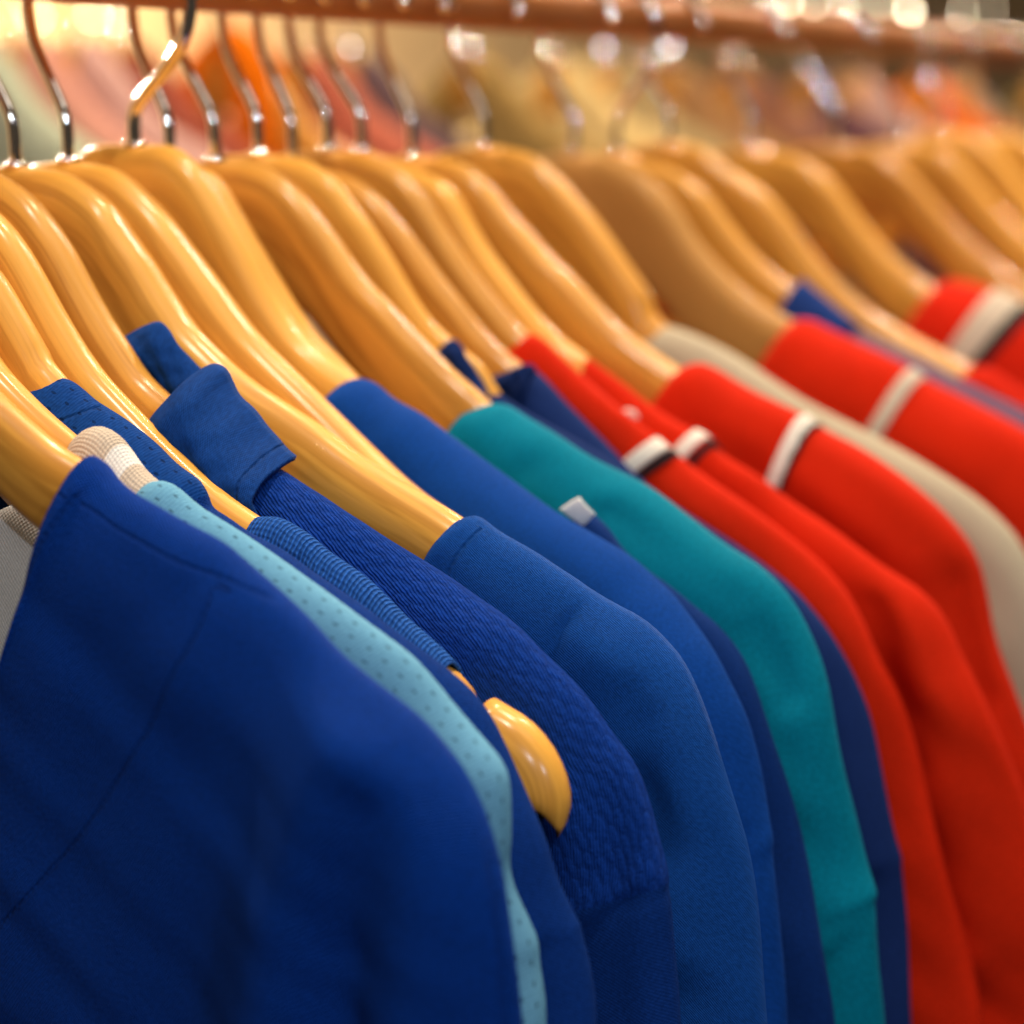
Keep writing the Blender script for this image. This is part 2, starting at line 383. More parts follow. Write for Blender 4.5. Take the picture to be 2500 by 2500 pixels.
# ------------------------------------------------------------------ garments
GAR = []
def fold_noise(y, z, seed, f=1.0):
    rs = np.random.RandomState(seed)
    out = 0
    for k in range(6):
        fr = f*rs.uniform(25, 110); out = out+np.sin(y*fr+z*rs.uniform(-14, 14)+rs.uniform(0, 6.3))/(1+k*.5)*math.exp(-fr/120)
    return out
def garment(name, label, cat, X, ridge, mats, Wf=.010, Wb=.008, rf=.020, b0=None, foldA=.002, seed=1, ns=170, nt=46,
            seams=(), ridges=(), hems=(), uvmode='plan', strap=None, split=None, group='shirts and tops hanging on the front rail',
            neckhem=True, ypts=None, split_px=None, creaseA=.0006, dip=0., xd=.35, body='fabric_body'):
    xr = X+xd*Wb
    C = [(-at(x, y, xr)[0], at(x, y, xr)[1]) for x, y in ridge] if ypts is None else list(ypts)
    if strap is None:
        yl, zl = C[-1]; C.append((yl+.004, zl-.06)); C.append((yl+.006, zl-.16))
    C, s = smooth_curve(C, ns, 2)
    if split_px is not None:
        q_ = at(*split_px, xr); k_ = int(np.argmin((C[:, 0]+q_[0])**2+(C[:, 1]-q_[1])**2)); sk = s[k_]; split = lambda a, L: 0 if a < sk else 1
    y0, z0 = C[0]; zend = C[-1, 1]
    fr = s/s[-1]
    if strap is None:
        if b0 is not None:
            bq = at(b0[0], b0[1], X-Wf); b0_ = (-bq[0], bq[1])
        else: b0_ = (max(.02, y0-.045), z0-.10)
        Bz = b0_[1]+(zend-b0_[1])*np.clip(fr, 0, 1)**1.05
        By = b0_[0]+(.015-b0_[0])*np.clip(fr*2.2, 0, 1)
        B = np.stack([By, Bz], 1)
    else: B = C+np.array(strap)[None]
    D = np.linalg.norm(C-B, axis=1)
    th = np.linspace(0, math.pi/2, 11)
    sheets = []
    yj = {}
    sm = [np.array([(-at(p[0], p[1], X-Wf*(p[2] if len(p) > 2 else .9))[0], at(p[0], p[1], X-Wf*(p[2] if len(p) > 2 else .9))[1]) for p in q]) for q in seams]
    hm = [np.array([(-at(x, y, X-Wf*.8)[0], at(x, y, X-Wf*.8)[1]) for x, y in q]) for q in hems]
    rg = [(np.array([(-at(x, y, X-Wf*.8)[0], at(x, y, X-Wf*.8)[1]) for x, y in q]), a, w) for q, a, w in ridges]
    V = []; UV = []; SD = []; SA = []; Fc = []; MI = []
    for side in (-1, 1):
        W = Wf if side < 0 else Wb
        rr = rf if side < 0 else min(rf, .014)
        cols = [('a', rr*(1-math.cos(t_)), W*math.sin(t_)) for t_ in th] + [('b', u_, W) for u_ in np.linspace(0, 1, nt)[1:]]
        m = len(cols); off = len(V)
        Y = np.zeros((ns, m)); Z = np.zeros((ns, m)); XX = np.zeros((ns, m)); DD = np.zeros((ns, m))
        for j, (kd, a, xo) in enumerate(cols):
            d = np.minimum(a, D*.5) if kd == 'a' else np.minimum(rr, D*.5)+(D-np.minimum(rr, D*.5))*a**1.25
            t_ = d/D
            Y[:, j] = C[:, 0]*(1-t_)+B[:, 0]*t_; Z[:, j] = C[:, 1]*(1-t_)+B[:, 1]*t_
            XX[:, j] = xo; DD[:, j] = d
        # shallow sag of the rib lines, folds and creases
        grow = np.clip((DD-rr*.5)/.06, 0, 1)
        low = np.clip((z0-.05-Z)/.15, 0, 1)
        fo = fold_noise(Y, Z, seed)*foldA*grow*(.35+.65*low)
        cr = fold_noise(Y*1.4+Z*2.1, Y*2-Z, seed+50, 1.7)*creaseA*np.clip(DD/.01, 0, 1)
        XX = XX+fo+cr
        if side < 0:
            for pl, a, w in rg:
                d_, _ = polydist(Y, Z, pl); XX = XX+a*np.exp(-(d_/w)**2)*np.clip(DD/.008, 0, 1)
            for pl in hm:
                d_, _ = polydist(Y, Z, pl); XX = XX+.0022/(1+np.exp(np.clip(d_/.0007, -30, 30)))*np.clip(DD/.006, 0, 1)
        if neckhem:
            sN = np.repeat(s[:, None], m, 1)
            XX = XX+.0007*np.clip(1-np.abs(sN-.004)/.004, 0, 1)*np.clip(DD/.004, 0, 1)
        # ridge itself wavers slightly
        wav = .0012*np.sin(s*90+seed)*np.clip(s/.05, 0, 1)
        xx = X+side*XX+wav[:, None]*np.exp(-DD/.02)
        sd = np.full(Y.shape, .05); sa = np.zeros(Y.shape)
        if side < 0:
            for pl in sm:
                d_, a_ = polydist(Y, Z, pl); mk = np.abs(d_) < np.abs(sd); sd = np.where(mk, d_, sd); sa = np.where(mk, a_, sa)
        if uvmode == 'rib': U_ = np.repeat(s[:, None], m, 1); V_ = np.repeat(np.r_[0, np.cumsum(np.hypot(np.diff(DD[ns//3]), np.diff([c[2] for c in cols])))][None], ns, 0)*side
        else: U_ = Y; V_ = Z-XX*side*-1
        V += list(zip(xx.ravel(), -Y.ravel(), Z.ravel())); UV += list(zip(U_.ravel(), V_.ravel()))
        SD += list(sd.ravel()); SA += list(sa.ravel())
        Fc += grid_faces(ns, m, off, flip=(side > 0))
        if split is not None:
            sp = np.array([split(s[i], s[-1]) for i in range(ns-1)]); MI += list(np.repeat(sp, m-1))
        else: MI += [0]*((ns-1)*(m-1))
        sheets.append((off, m))
    # far half: the same cloth mirrored to the other shoulder, coarser
    if strap is None:
        keep = len(V)
        st = 4; idx = list(range(0, ns, st))+([ns-1] if (ns-1) % st else [])
        for (off, m), side in zip(sheets, (-1, 1)):
            js = list(range(0, 11, 2))+list(range(11, m, 5))+([m-1] if (m-1-11) % 5 else [])
            o2 = len(V)
            for i in idx:
                for j in js:
                    x, y, z = V[off+i*m+j]; V.append((x, -y, z)); UV.append((-UV[off+i*m+j][0], UV[off+i*m+j][1])); SD.append(.05); SA.append(0)
            f = grid_faces(len(idx), len(js), o2, flip=(side < 0)); Fc += f; MI += [0]*len(f)
            # centre strip between the two halves
            for a, b in zip(range(len(idx)-1), range(1, len(idx))):
                ia, ib = idx[a], idx[b]
                q = (off+ia*m+m-1, o2+a*len(js)+len(js)-1, o2+b*len(js)+len(js)-1, off+ib*m+m-1)
                Fc.append(q if side < 0 else q[::-1]); MI.append(0)
    e = empty(name, (X, 0, z0), label, cat, group)
    Vl = [(v[0]-X, v[1], v[2]-z0) for v in V]
    o = mesh_obj(body, Vl, Fc, mats, e, uv=UV, mi=MI, attrs={'seam': SD, 'seamabs': np.abs(SD), 'seamarc': SA})
    bm = bmesh.new(); bm.from_mesh(o.data); bmesh.ops.remove_doubles(bm, verts=bm.verts, dist=2e-6); bm.to_mesh(o.data); bm.free()
    sol = o.modifiers.new('cloth_thickness', 'SOLIDIFY'); sol.thickness = .0011; sol.offset = 0
    info = dict(e=e, X=X, z0=z0, C=C, s=s, B=B, D=D, Wf=Wf, Wb=Wb, rf=rf, name=name)
    if strap is None or name == 'ribbed_tank_top': GAR.append(info)
    return info
def band(info, name, px0, px1, width, mat, lean=.0, lift=.0009, drop=.05, backdrop=.02):
    """a knitted stripe that wraps over the shoulder ridge and down the front of a garment"""
    C, s, B, D, X = info['C'], info['s'], info['B'], info['D'], info['X']
    q = at(px0, px1, X+.35*info['Wb']); k = int(np.argmin((C[:, 0]+q[0])**2+(C[:, 1]-q[1])**2)); sc = s[k]
    V = []; UV = []; nn = 34; mm = 6
    prof = []
    rr = info['rf']; W = info['Wf']+lift; Wb_ = info['Wb']+lift; rb = min(rr, .014)
    for d in np.linspace(backdrop, rb, 3)[:-1]: prof.append((d, Wb_))
    for t_ in np.linspace(math.pi/2, 0, 8)[:-1]: prof.append((rb*(1-math.cos(t_))-lift*math.cos(t_), Wb_*math.sin(t_)))
    for t_ in np.linspace(0, math.pi/2, 12): prof.append((rr*(1-math.cos(t_))-lift*math.cos(t_), -W*math.sin(t_)))
    for d in np.linspace(rr, drop, 8)[1:]: prof.append((d, -W-.0005))
    for d, xo in prof:
        for j in range(mm):
            sj = sc+(j/(mm-1)-.5)*width+lean*max(d, 0)
            cy, cz = np.interp(sj, s, C[:, 0]), np.interp(sj, s, C[:, 1]); by, bz = np.interp(sj, s, B[:, 0]), np.interp(sj, s, B[:, 1])
            t_ = d/np.interp(sj, s, D); edge = .0004 if j in (0, mm-1) else 0
            V.append((xo, -(cy*(1-t_)+by*t_), cz*(1-t_)+bz*t_-info['z0'])); UV.append((sj, d+xo))
    o = mesh_obj(name, V, grid_faces(len(prof), mm), mat, info['e'], uv=UV)
    sol = o.modifiers.new('cloth_thickness', 'SOLIDIFY'); sol.thickness = .0010; sol.offset = 0
    return o
def panel(info, name, topl, botl, X, mat, bulge=.004, n=60, m=26, th=.0016, Xb=None, curl=.0, uvs=1, stitch=None, crease=.0004):
    """cloth flap lofted between two traced edges on the hanging plane x = X"""
    Xb = X if Xb is None else Xb
    A, sa = smooth_curve([(-at(x, y, X+curl)[0], at(x, y, X+curl)[1]) for x, y in topl], n)
    Bq, _ = smooth_curve([(-at(x, y, Xb)[0], at(x, y, Xb)[1]) for x, y in botl], n)
    V = []; UV = []; SDv = []; SAv = []
    L = np.linalg.norm(A-Bq, axis=1).mean()
    for i in range(n):
        for j in range(m):
            t_ = j/(m-1); ee = i/(n-1)
            P = A[i]*(1-t_)+Bq[i]*t_
            x = X*(1-t_)+Xb*t_ - bulge*math.sin(math.pi*min(1, t_*1.0))**.6*(.5+.5*math.sin(math.pi*min(max(ee, .02), .98))**.4)
            x += curl*(1-t_)**4
            x += crease*(math.sin(ee*9+t_*5)+.6*math.sin(ee*17-t_*11+1)+.4*math.sin(ee*31+t_*19))
            SDv.append(.05 if stitch is None else (ee-stitch)*sa[-1]); SAv.append(t_*L)
            V.append((x-info['X'], -P[0], P[1]-info['z0'])); UV.append((sa[i]*uvs, t_*L*uvs))
    o = mesh_obj(name, V, grid_faces(n, m), mat, info['e'], uv=UV, attrs={'seam': SDv, 'seamabs': np.abs(SDv), 'seamarc': SAv})
    sol = o.modifiers.new('cloth_thickness', 'SOLIDIFY'); sol.thickness = th; sol.offset = 0
    return o

FM = {
 'royal': fabric('royal_jersey', (.002, .040, .28), 'knit', .0010, .7, seams=True),
 'white': fabric('white_pique', (.86, .85, .82), 'knit', .0012, .4, mot=.3),
 'sky': fabric('sky_mesh', (.13, .33, .48), 'mesh', .0011, .30, mot=.35),
 'oat': fabric('oat_rib', (.60, .49, .38), 'grid', .0010, .4, mot=.3),
 'ecru': fabric('ecru_rib', (.80, .76, .70), 'grid', .0010, .3, mot=.3),
 'navymesh': fabric('navy_mesh', (.005, .045, .21), 'mesh', .0009, .35, seams=True),
 'navyflat': fabric('navy_knit', (.004, .034, .20), 'knit', .0010, .3, seams=True),
 'rib': fabric('blue_rib', (.025, .13, .52), 'rib', .00135, .9),
 'jacq': fabric('navy_jacquard', (.005, .043, .28), 'jacquard', .0008, .85, seams=True),
 'polo': fabric('navy_jersey', (.006, .047, .22), 'knit', .0007, .25, seams=True),
 'twill': fabric('blue_twill', (.006, .060, .28), 'twill', .0008, .5, seams=True),
 'bright': fabric('bright_blue_jersey', (.004, .054, .285), 'knit', .0008, .15, seams=True),
 'dnavy': fabric('dark_navy', (.005, .030, .155), 'knit', .0008, .2),
 'teal': fabric('teal_jersey', (.000, .190, .285), 'knit', .0008, .15, seams=True),
 'navy2': fabric('navy_polo', (.010, .028, .125), 'knit', .0008, .2, seams=True),
 'red': fabric('orange_red_pique', (.66, .020, .003), 'knit', .0010, .3, seams=True),
 'red2': fabric('deep_red_pique', (.66, .018, .004), 'knit', .0010, .3),
 'beige': fabric('beige_cotton', (.47, .39, .27), 'knit', .0010, .3, mot=.3),
 'cream': fabric('cream_stripe', (.80, .72, .62), 'knit', .0010, .3, mot=.3),
 'black': fabric('black_stripe', (.012, .014, .016), 'knit', .0010, .3),
 'purple': fabric('grey_purple', (.16, .11, .18), 'knit', .0010, .3),
 'blue3': fabric('far_blue', (.015, .045, .20), 'knit', .0010, .3),
}

# near royal blue top ------------------------------------------------
royal = garment('royal_blue_top', 'large royal blue jersey top with raglan seam, nearest at lower left', 'shirt', XH['a'],
 [(238,1113),(250,1120),(264,1132),(289,1166),(335,1203),(396,1236),(466,1278),(550,1324),(596,1371),(675,1436),(769,1515),(838,1588),(900,1642),(978,1706),(1040,1763),(1081,1815),(1123,1870),(1164,1940),(1195,2005),(1221,2075),(1242,2150),(1257,2251),(1267,2354),(1273,2500)],
 FM['royal'], Wf=.0125, Wb=.0085, rf=.032, b0=(-5, 1720), foldA=.0012, seed=3, ns=330, nt=150,
 seams=[[(135,1210,.8),(210,1247,.7),(280,1287,.6),(419,1366,.6),(512,1413,.6),(606,1464,.55),(699,1511,.5),(792,1567,.5),(850,1620,.5),(920,1685,.5),(1003,1765,.5),(1070,1850,.5),(1120,1950,.5),(1160,2080,.5),(1190,2210,.5),(1205,2340,.5),(1215,2600,.5)],
        [(496,1458,.8),(489,1492,.9),(466,1576,1),(452,1600,1),(419,1693),(382,1777),(326,1870),(280,1945),(224,2029),(163,2098),(93,2182),(23,2252),(-40,2310)],
        [(160,1215),(125,1290),(88,1385),(58,1470),(20,1560),(-30,1660)]],
 ridges=[([(900,1760),(860,1880),(800,2050),(735,2250),(700,2560)], .0100, .016),
         ([(930,1960),(900,2120),(870,2300),(850,2560)], -.0040, .010),
         ([(1010,1900),(1030,2100),(1010,2300),(1000,2560)], .0042, .012),
         ([(480,1750),(430,1950),(330,2200),(250,2500)], .0030, .022),
         ([(120,1700),(60,2000),(20,2400)], .0030, .020),
         ([(640,1560),(560,1700),(470,1880)], -.0018, .014)])
# white top seen through its neck
white = garment('white_top', 'white textured top peeking out left of the royal blue neckline', 'shirt', -.0665,
 [(-260,1380),(-120,1300),(0,1252),(34,1234),(54,1236),(100,1276),(160,1340),(230,1450),(300,1620),(330,1800),(350,2100),(360,2500)],
 FM['white'], Wf=.0030, Wb=.0012, rf=.006, b0=(-420, 1700), foldA=.0008, seed=9, ns=80, nt=20)
# sky blue ------------------------------------------------------------
sky = garment('sky_blue_shirt', 'light sky blue perforated shirt with a beige ribbed collar', 'shirt', XH['b'],
 [(385,1178),(405,1173),(435,1185),(466,1213),(497,1240),(544,1270),(600,1307),(666,1352),(745,1402),(820,1450),(900,1510),(1003,1593),(1055,1655),(1107,1723),(1169,1790),(1221,1842),(1247,1883),(1256,1940),(1257,2043),(1249,2095),(1256,2160),(1290,2245),(1312,2300),(1313,2350),(1330,2432),(1336,2500)],
 FM['sky'], Wf=.0085, Wb=.0080, rf=.018, foldA=.0006, seed=5, ns=260, nt=60, uvmode='rib')
panel_c = garment('_tmp', None, None, XH['b'], [(222,1058),(240,1044),(262,1041),(286,1055),(304,1076),(326,1111),(357,1151),(394,1180),(420,1200)],
 [FM['oat'], FM['ecru']], Wf=.0092, Wb=.0088, rf=.018, strap=(-.004, -.05), seed=5, ns=90, nt=30, uvmode='rib', neckhem=False, foldA=0,
 split=lambda s, L: 1 if .42 < s/L < .62 else 0, body='collar')
def adopt(tmp, info, name='collar'):
    o = tmp['e'].children[0]; o.parent = info['e']; o.location = (tmp['X']-info['X'], 0, tmp['z0']-info['z0']); o.name = name
    bpy.data.objects.remove(tmp['e']); return o
adopt(panel_c, sky)
# navy perforated shirt ----------------------------------------------
navy = garment('navy_mesh_shirt', 'navy perforated shirt with rumpled neck between sky blue shirt and ribbed tank top', 'shirt', XH['c'],
 [(105,940),(124,930),(150,923),(178,928),(205,950),(233,977),(273,1002),(311,1026),(391,1083),(435,1125),(466,1148),(497,1168),(514,1200),(522,1236),(560,1262),(600,1295),(638,1318),(700,1352),(745,1385),(820,1430),(900,1478),(978,1542),(1040,1590),(1091,1632),(1148,1685),(1190,1738),(1236,1821),(1283,1914),(1340,2035),(1366,2140),(1390,2200),(1408,2245),(1416,2256),(1418,2275),(1443,2380),(1459,2500)],
 [FM['navymesh'], FM['navyflat']], Wf=.0085, Wb=.0070, rf=.018, foldA=.0006, seed=12, ns=300, nt=60, uvmode='rib',
 split_px=(519, 1210), hems=[[(1460,2238),(1416,2250),(1370,2275),(1300,2300),(1200,2310)]],
 seams=[[(150,1030),(200,1003),(236,1000),(275,1012),(300,1022)]],
 ridges=[([(465,1195),(500,1190),(525,1235)], .004, .0018), ([(470,1230),(515,1240),(545,1268)], .0035, .0016), ([(440,1180),(480,1215),(500,1260)], -.002, .0016), ([(560,1290),(590,1300),(610,1320)], .003, .0015)])
# ribbed tank ----------------------------------------------------------
tank = garment('ribbed_tank_top', 'narrow ribbed mid blue tank top strap slipped along a wooden hanger', 'tank top', XH['d'],
 [(646,1262),(690,1262),(722,1278),(768,1308),(800,1340),(845,1372),(893,1408),(940,1455),(986,1503),(1040,1545),(1079,1575),(1118,1612)],
 FM['rib'], Wf=.0088, Wb=.0078, rf=.018, strap=(-.012, -.16), seed=4, ns=150, nt=24, uvmode='rib', foldA=.0004,
 ridges=[([(760,1290),(735,1330),(720,1380)], -.0012, .0012), ([(775,1300),(750,1345),(735,1390)], -.0012, .0012), ([(1060,1560),(1035,1600),(1020,1640)], -.0012, .0012)])
# textured polo ---------------------------------------------------------
polo = garment('navy_textured_polo', 'navy polo in wavy raised knit with a big smooth folded collar', 'polo shirt', XH['e'],
 [(640,1120),(700,1150),(745,1180),(800,1212),(838,1238),(893,1273),(963,1324),(1030,1368),(1100,1412),(1172,1459),(1234,1496),(1281,1532),(1325,1579),(1368,1622),(1415,1673),(1455,1728),(1499,1800),(1535,1843),(1564,1891),(1589,1952),(1606,2005),(1625,2069),(1638,2115),(1641,2140),(1638,2165),(1645,2199),(1648,2328),(1661,2500)],
 [FM['jacq'], FM['navyflat']], Wf=.0090, Wb=.0095, rf=.022, foldA=.0010, seed=21, ns=300, nt=90, uvmode='rib',
 split_px=(1639, 2142), hems=[[(1760,2095),(1638,2142),(1588,2152),(1516,2194),(1430,2250),(1250,2330)]],
 ridges=[([(1500,1880),(1530,2000),(1540,2120)], -.005, .010), ([(1590,2150),(1600,2300),(1610,2500)], .004, .006)])
panel(polo, 'collar', [(447,982),(478,925),(505,897),(530,892),(552,903),(566,935),(590,970),(620,1000),(652,1050),(689,1091),(723,1118)],
      [(393,1080),(430,1118),(470,1155),(512,1193),(545,1215),(575,1238),(600,1255),(618,1264),(627,1270),(632,1273),(636,1274)], XH['e']-.006, FM['polo'], bulge=.008, Xb=XH['e']-.013, curl=.012, n=120, m=50, th=.0016, stitch=.90, crease=.0005)
panel(polo, 'collar_back', [(300,832),(345,806),(388,789),(402,797),(440,850),(480,900),(540,960)],
      [(330,872),(352,890),(380,925),(410,955),(440,990),(480,1010),(530,1040)], XH['e']+.0095, FM['polo'], bulge=.003, Xb=XH['e']+.0075, curl=.002, th=.002)
# twill ------------------------------------------------------------------
twill = garment('blue_twill_shirt', 'blue fine twill shirt with a stitched collar edge, right of the wavy knit polo', 'shirt', XH['f'],
 [(1132,1275),(1150,1262),(1172,1258),(1195,1275),(1227,1300),(1317,1347),(1370,1382),(1419,1413),(1437,1428),(1499,1470),(1571,1510),(1625,1561),(1672,1615),(1716,1699),(1752,1789),(1788,1916),(1810,2000),(1828,2069),(1857,2250),(1883,2500)],
 FM['twill'], Wf=.0130, Wb=.0105, rf=.026, foldA=.0022, creaseA=.0008, seed=33, ns=300, nt=110,
 seams=[[(1160,1265),(1135,1300),(1110,1350),(1092,1400),(1080,1440)]],
 ridges=[([(1440,1405),(1415,1440),(1395,1480),(1372,1540),(1350,1620)], -.0022, .0018), ([(1470,1430),(1430,1490),(1400,1560)], .0012, .004), ([(1560,1640),(1640,1730),(1662,1850),(1655,2050),(1640,2300)], .0045, .011),
         ([(1560,1690),(1590,1850),(1600,2050)], -.0055, .010), ([(1480,1600),(1550,1700),(1560,1800)], .003, .010)])
# bright blue ---------------------------------------------------------------
bright = garment('bright_blue_shirt', 'bright blue smooth jersey shirt with short sleeve, between twill and teal shirts', 'shirt', XH['h'],
 [(870,928),(893,924),(926,936),(963,972),(1033,1007),(1079,1045),(1173,1119),(1266,1180),(1368,1250),(1452,1301),(1545,1361),(1592,1408),(1647,1455),(1693,1511),(1750,1583),(1797,1676),(1828,1748),(1854,1862),(1874,1976),(1888,2035),(1893,2058),(1888,2070),(1900,2147),(1911,2276),(1921,2500)],
 FM['bright'], Wf=.0150, Wb=.0085, rf=.026, foldA=.0020, creaseA=.0010, seed=41, ns=240, nt=80,
 hems=[[(1950,2045),(1893,2058),(1860,2040),(1820,2030),(1700,2040)]],
 ridges=[([(960,985),(930,1010),(905,1050)], -.0012, .004), ([(1700,1560),(1790,1760),(1810,1950)], .003, .012)])
dn = garment('dark_navy_shirt', 'dark navy shirt with a white tag, just behind the bright blue shirt', 'shirt', XH['i'],
 [(1438,1244),(1452,1254),(1489,1287),(1527,1343),(1564,1371),(1592,1396),(1638,1428),(1700,1485),(1745,1520),(1807,1588),(1848,1666),(1885,1774),(1921,1893),(1952,2018),(1983,2147),(2009,2276),(2030,2406),(2040,2500)],
 FM['dnavy'], Wf=.0080, Wb=.0090, rf=.020, foldA=.0008, seed=47, ns=140, nt=40)
panel(dn, 'white_tag', [(1368,1243),(1385,1231),(1402,1220),(1415,1214)], [(1424,1284),(1434,1276),(1443,1266),(1453,1255)], XH['i']-.004, FM['white'], bulge=.0008, n=14, m=10, th=.0006, crease=0)
# teal ------------------------------------------------------------------------
teal = garment('teal_shirt', 'teal green jersey shirt with short sleeve, the only teal one', 'shirt', XH['j'],
 [(1175,990),(1210,985),(1247,989),(1289,1017),(1359,1054),(1452,1119),(1545,1166),(1600,1198),(1693,1266),(1786,1333),(1856,1375),(1917,1436),(1963,1515),(2000,1595),(2030,1681),(2050,1800),(2081,1955),(2112,2095),(2138,2165),(2144,2180),(2138,2196),(2140,2214),(2149,2328),(2162,2500)],
 FM['teal'], Wf=.0150, Wb=.0090, rf=.028, foldA=.0024, creaseA=.0012, seed=52, ns=240, nt=80,
 hems=[[(2200,2150),(2144,2180),(2090,2262),(2024,2323),(1950,2350),(1800,2350)]],
 ridges=[([(1370,1120),(1330,1110),(1290,1150)], -.0018, .006), ([(1500,1240),(1700,1350),(1850,1480),(1930,1700)], -.0035, .006), ([(1480,1210),(1680,1310),(1860,1440)], .002, .006)])
# navy pieces behind teal ---------------------------------------------------------
n9 = garment('navy_collared_shirt', 'navy shirt showing only its pointed collar between two hangers', 'shirt', XH['k'],
 [(1170,925),(1230,965),(1300,1010),(1400,1070),(1500,1130),(1600,1200),(1700,1290),(1800,1370),(1860,1450),(1900,1560),(1940,1800),(1980,2100),(2010,2500)],
 FM['navy2'], Wf=.0080, Wb=.0070, rf=.018, foldA=.0006, seed=60, ns=100, nt=30)
panel(n9, 'collar', [(1054,874),(1080,852),(1098,834),(1114,834),(1128,850),(1154,900),(1190,962)], [(1065,885),(1090,905),(1110,920),(1135,940),(1155,955),(1175,966),(1190,972)], XH['k']-.009, FM['navy2'], bulge=.003, th=.0018)
n10 = garment('navy_polo_shirt', 'navy polo between the teal shirt and the first red polo', 'polo shirt', XH['l'],
 [(1270,897),(1294,890),(1336,924),(1382,980),(1452,1054),(1545,1147),(1583,1180),(1640,1222),(1740,1292),(1812,1342),(1879,1389),(1949,1440),(2019,1519),(2066,1600),(2100,1680),(2128,1759),(2164,1914),(2195,2059),(2206,2088),(2203,2110),(2216,2276),(2232,2500)],
 FM['navy2'], Wf=.0090, Wb=.0085, rf=.020, foldA=.0006, seed=61, ns=170, nt=50, hems=[[(2260,2070),(2206,2090),(2150,2120),(2100,2140)]])
panel(n10, 'collar', [(1200,925),(1236,914),(1268,899),(1292,889),(1310,898)], [(1222,940),(1240,955),(1256,975),(1262,990),(1275,1000)], XH['l']-.009, FM['navy2'], bulge=.002, th=.0018)
# reds --------------------------------------------------------------------------------
ra = garment('red_striped_polo', 'first orange red polo with a short white and black collar stripe', 'polo shirt', XH['m'],
 [(1262,835),(1298,814),(1326,824),(1359,858),(1420,912),(1480,962),(1550,1022),(1600,1066),(1650,1108),(1716,1158),(1833,1230),(1926,1304),(2005,1374),(2066,1440),(2112,1515),(2150,1600),(2190,1680),(2211,1733),(2247,1862),(2288,2018),(2325,2173),(2376,2354),(2407,2500)],
 FM['red'], Wf=.0095, Wb=.0088, rf=.022, foldA=.0024, creaseA=.0011, seed=70, ns=170, nt=50)
band(ra, 'white_stripe', 1626, 1088, .0062, FM['cream'], drop=.016, backdrop=.003)
band(ra, 'black_stripe', 1650, 1106, .0032, FM['black'], drop=.017, backdrop=.003)
rb = garment('second_red_striped_polo', 'second orange red polo, its stripe right of the first one', 'polo shirt', XH['n'],
 [(1395,850),(1424,862),(1505,921),(1579,983),(1648,1026),(1735,1066),(1766,1107),(1859,1163),(1921,1219),(2045,1293),(2170,1387),(2252,1440),(2310,1510),(2350,1600),(2392,1670),(2454,1810),(2500,1940),(2560,2200),(2600,2500)],
 FM['red'], Wf=.0100, Wb=.0100, rf=.022, foldA=.0026, creaseA=.0012, seed=74, ns=170, nt=50,
 ridges=[([(2200,1450),(2260,1600),(2330,1900),(2400,2300)], .005, .012), ([(2150,1480),(2180,1620),(2230,1850)], -.004, .008)])
band(rb, 'white_stripe', 1722, 1060, .0055, FM['cream'], drop=.028, lean=.2, backdrop=.003)
band(rb, 'black_stripe', 1748, 1085, .0030, FM['black'], drop=.029, lean=.2, backdrop=.003)
panel(rb, 'small_badge', [(1505,1020),(1515,1005),(1535,998),(1552,1005)], [(1515,1030),(1528,1028),(1545,1026),(1560,1020)], XH['n']-.0105, FM['cream'], bulge=.0006, n=12, m=8, th=.001, crease=0)
rc = garment('third_red_striped_polo', 'third red polo with a long curved stripe from ridge to the second polo', 'polo shirt', XH['o'],
 [(1680,900),(1700,887),(1735,888),(1828,946),(1921,989),(1971,1014),(2014,1051),(2107,1095),(2232,1175),(2325,1262),(2387,1356),(2412,1450),(2428,1530),(2450,1600),(2480,1680),(2520,1800),(2570,2000),(2620,2500)],
 FM['red'], Wf=.0170, Wb=.0120, rf=.030, foldA=.0026, creaseA=.0014, seed=77, ns=170, nt=50,
 ridges=[([(2330,1440),(2360,1560),(2400,1700)], -.006, .008)])
band(rc, 'white_stripe', 1980, 1018, .0060, FM['cream'], drop=.050, lean=.55, backdrop=.004)
band(rc, 'black_stripe', 2004, 1042, .0032, FM['black'], drop=.050, lean=.55, backdrop=.004)
be = garment('beige_shirt', 'beige cotton shirt between the third and fourth red polos', 'shirt', XH['p'],
 [(1585,800),(1625,794),(1685,809),(1797,865),(1921,946),(2014,1002),(2107,1051),(2232,1113),(2356,1188),(2449,1269),(2510,1350),(2560,1480),(2600,1700),(2640,2000),(2680,2500)],
 FM['beige'], Wf=.0120, Wb=.0110, rf=.020, foldA=.0025, seed=80, ns=130, nt=40)
rd = garment('fourth_red_striped_polo', 'fourth red polo behind the beige shirt, with a greyish stripe', 'polo shirt', XH['q'],
 [(1955,782),(1985,780),(2014,797),(2139,852),(2219,890),(2263,927),(2356,970),(2500,1039),(2600,1110),(2700,1200),(2760,1350),(2800,1600),(2850,2000)],
 FM['red'], Wf=.0240, Wb=.0110, rf=.040, foldA=.0010, seed=83, ns=130, nt=40)
band(rd, 'grey_stripe', 2240, 905, .0070, FM['oat'], drop=.060, lean=.45, backdrop=.004)
bn = garment('blue_collared_shirt', 'greyish purple shirt with a small blue collar behind the fourth red polo', 'shirt', XH['r'],
 [(1960,690),(2045,760),(2101,809),(2232,870),(2356,930),(2500,1003),(2600,1060),(2700,1150),(2800,1400),(2850,1800)],
 FM['purple'], Wf=.0100, Wb=.0090, rf=.018, foldA=.0010, seed=85, ns=90, nt=26)
band(bn, 'blue_collar', 2010, 735, .040, FM['blue3'], drop=.022, backdrop=.01, lift=.0015)
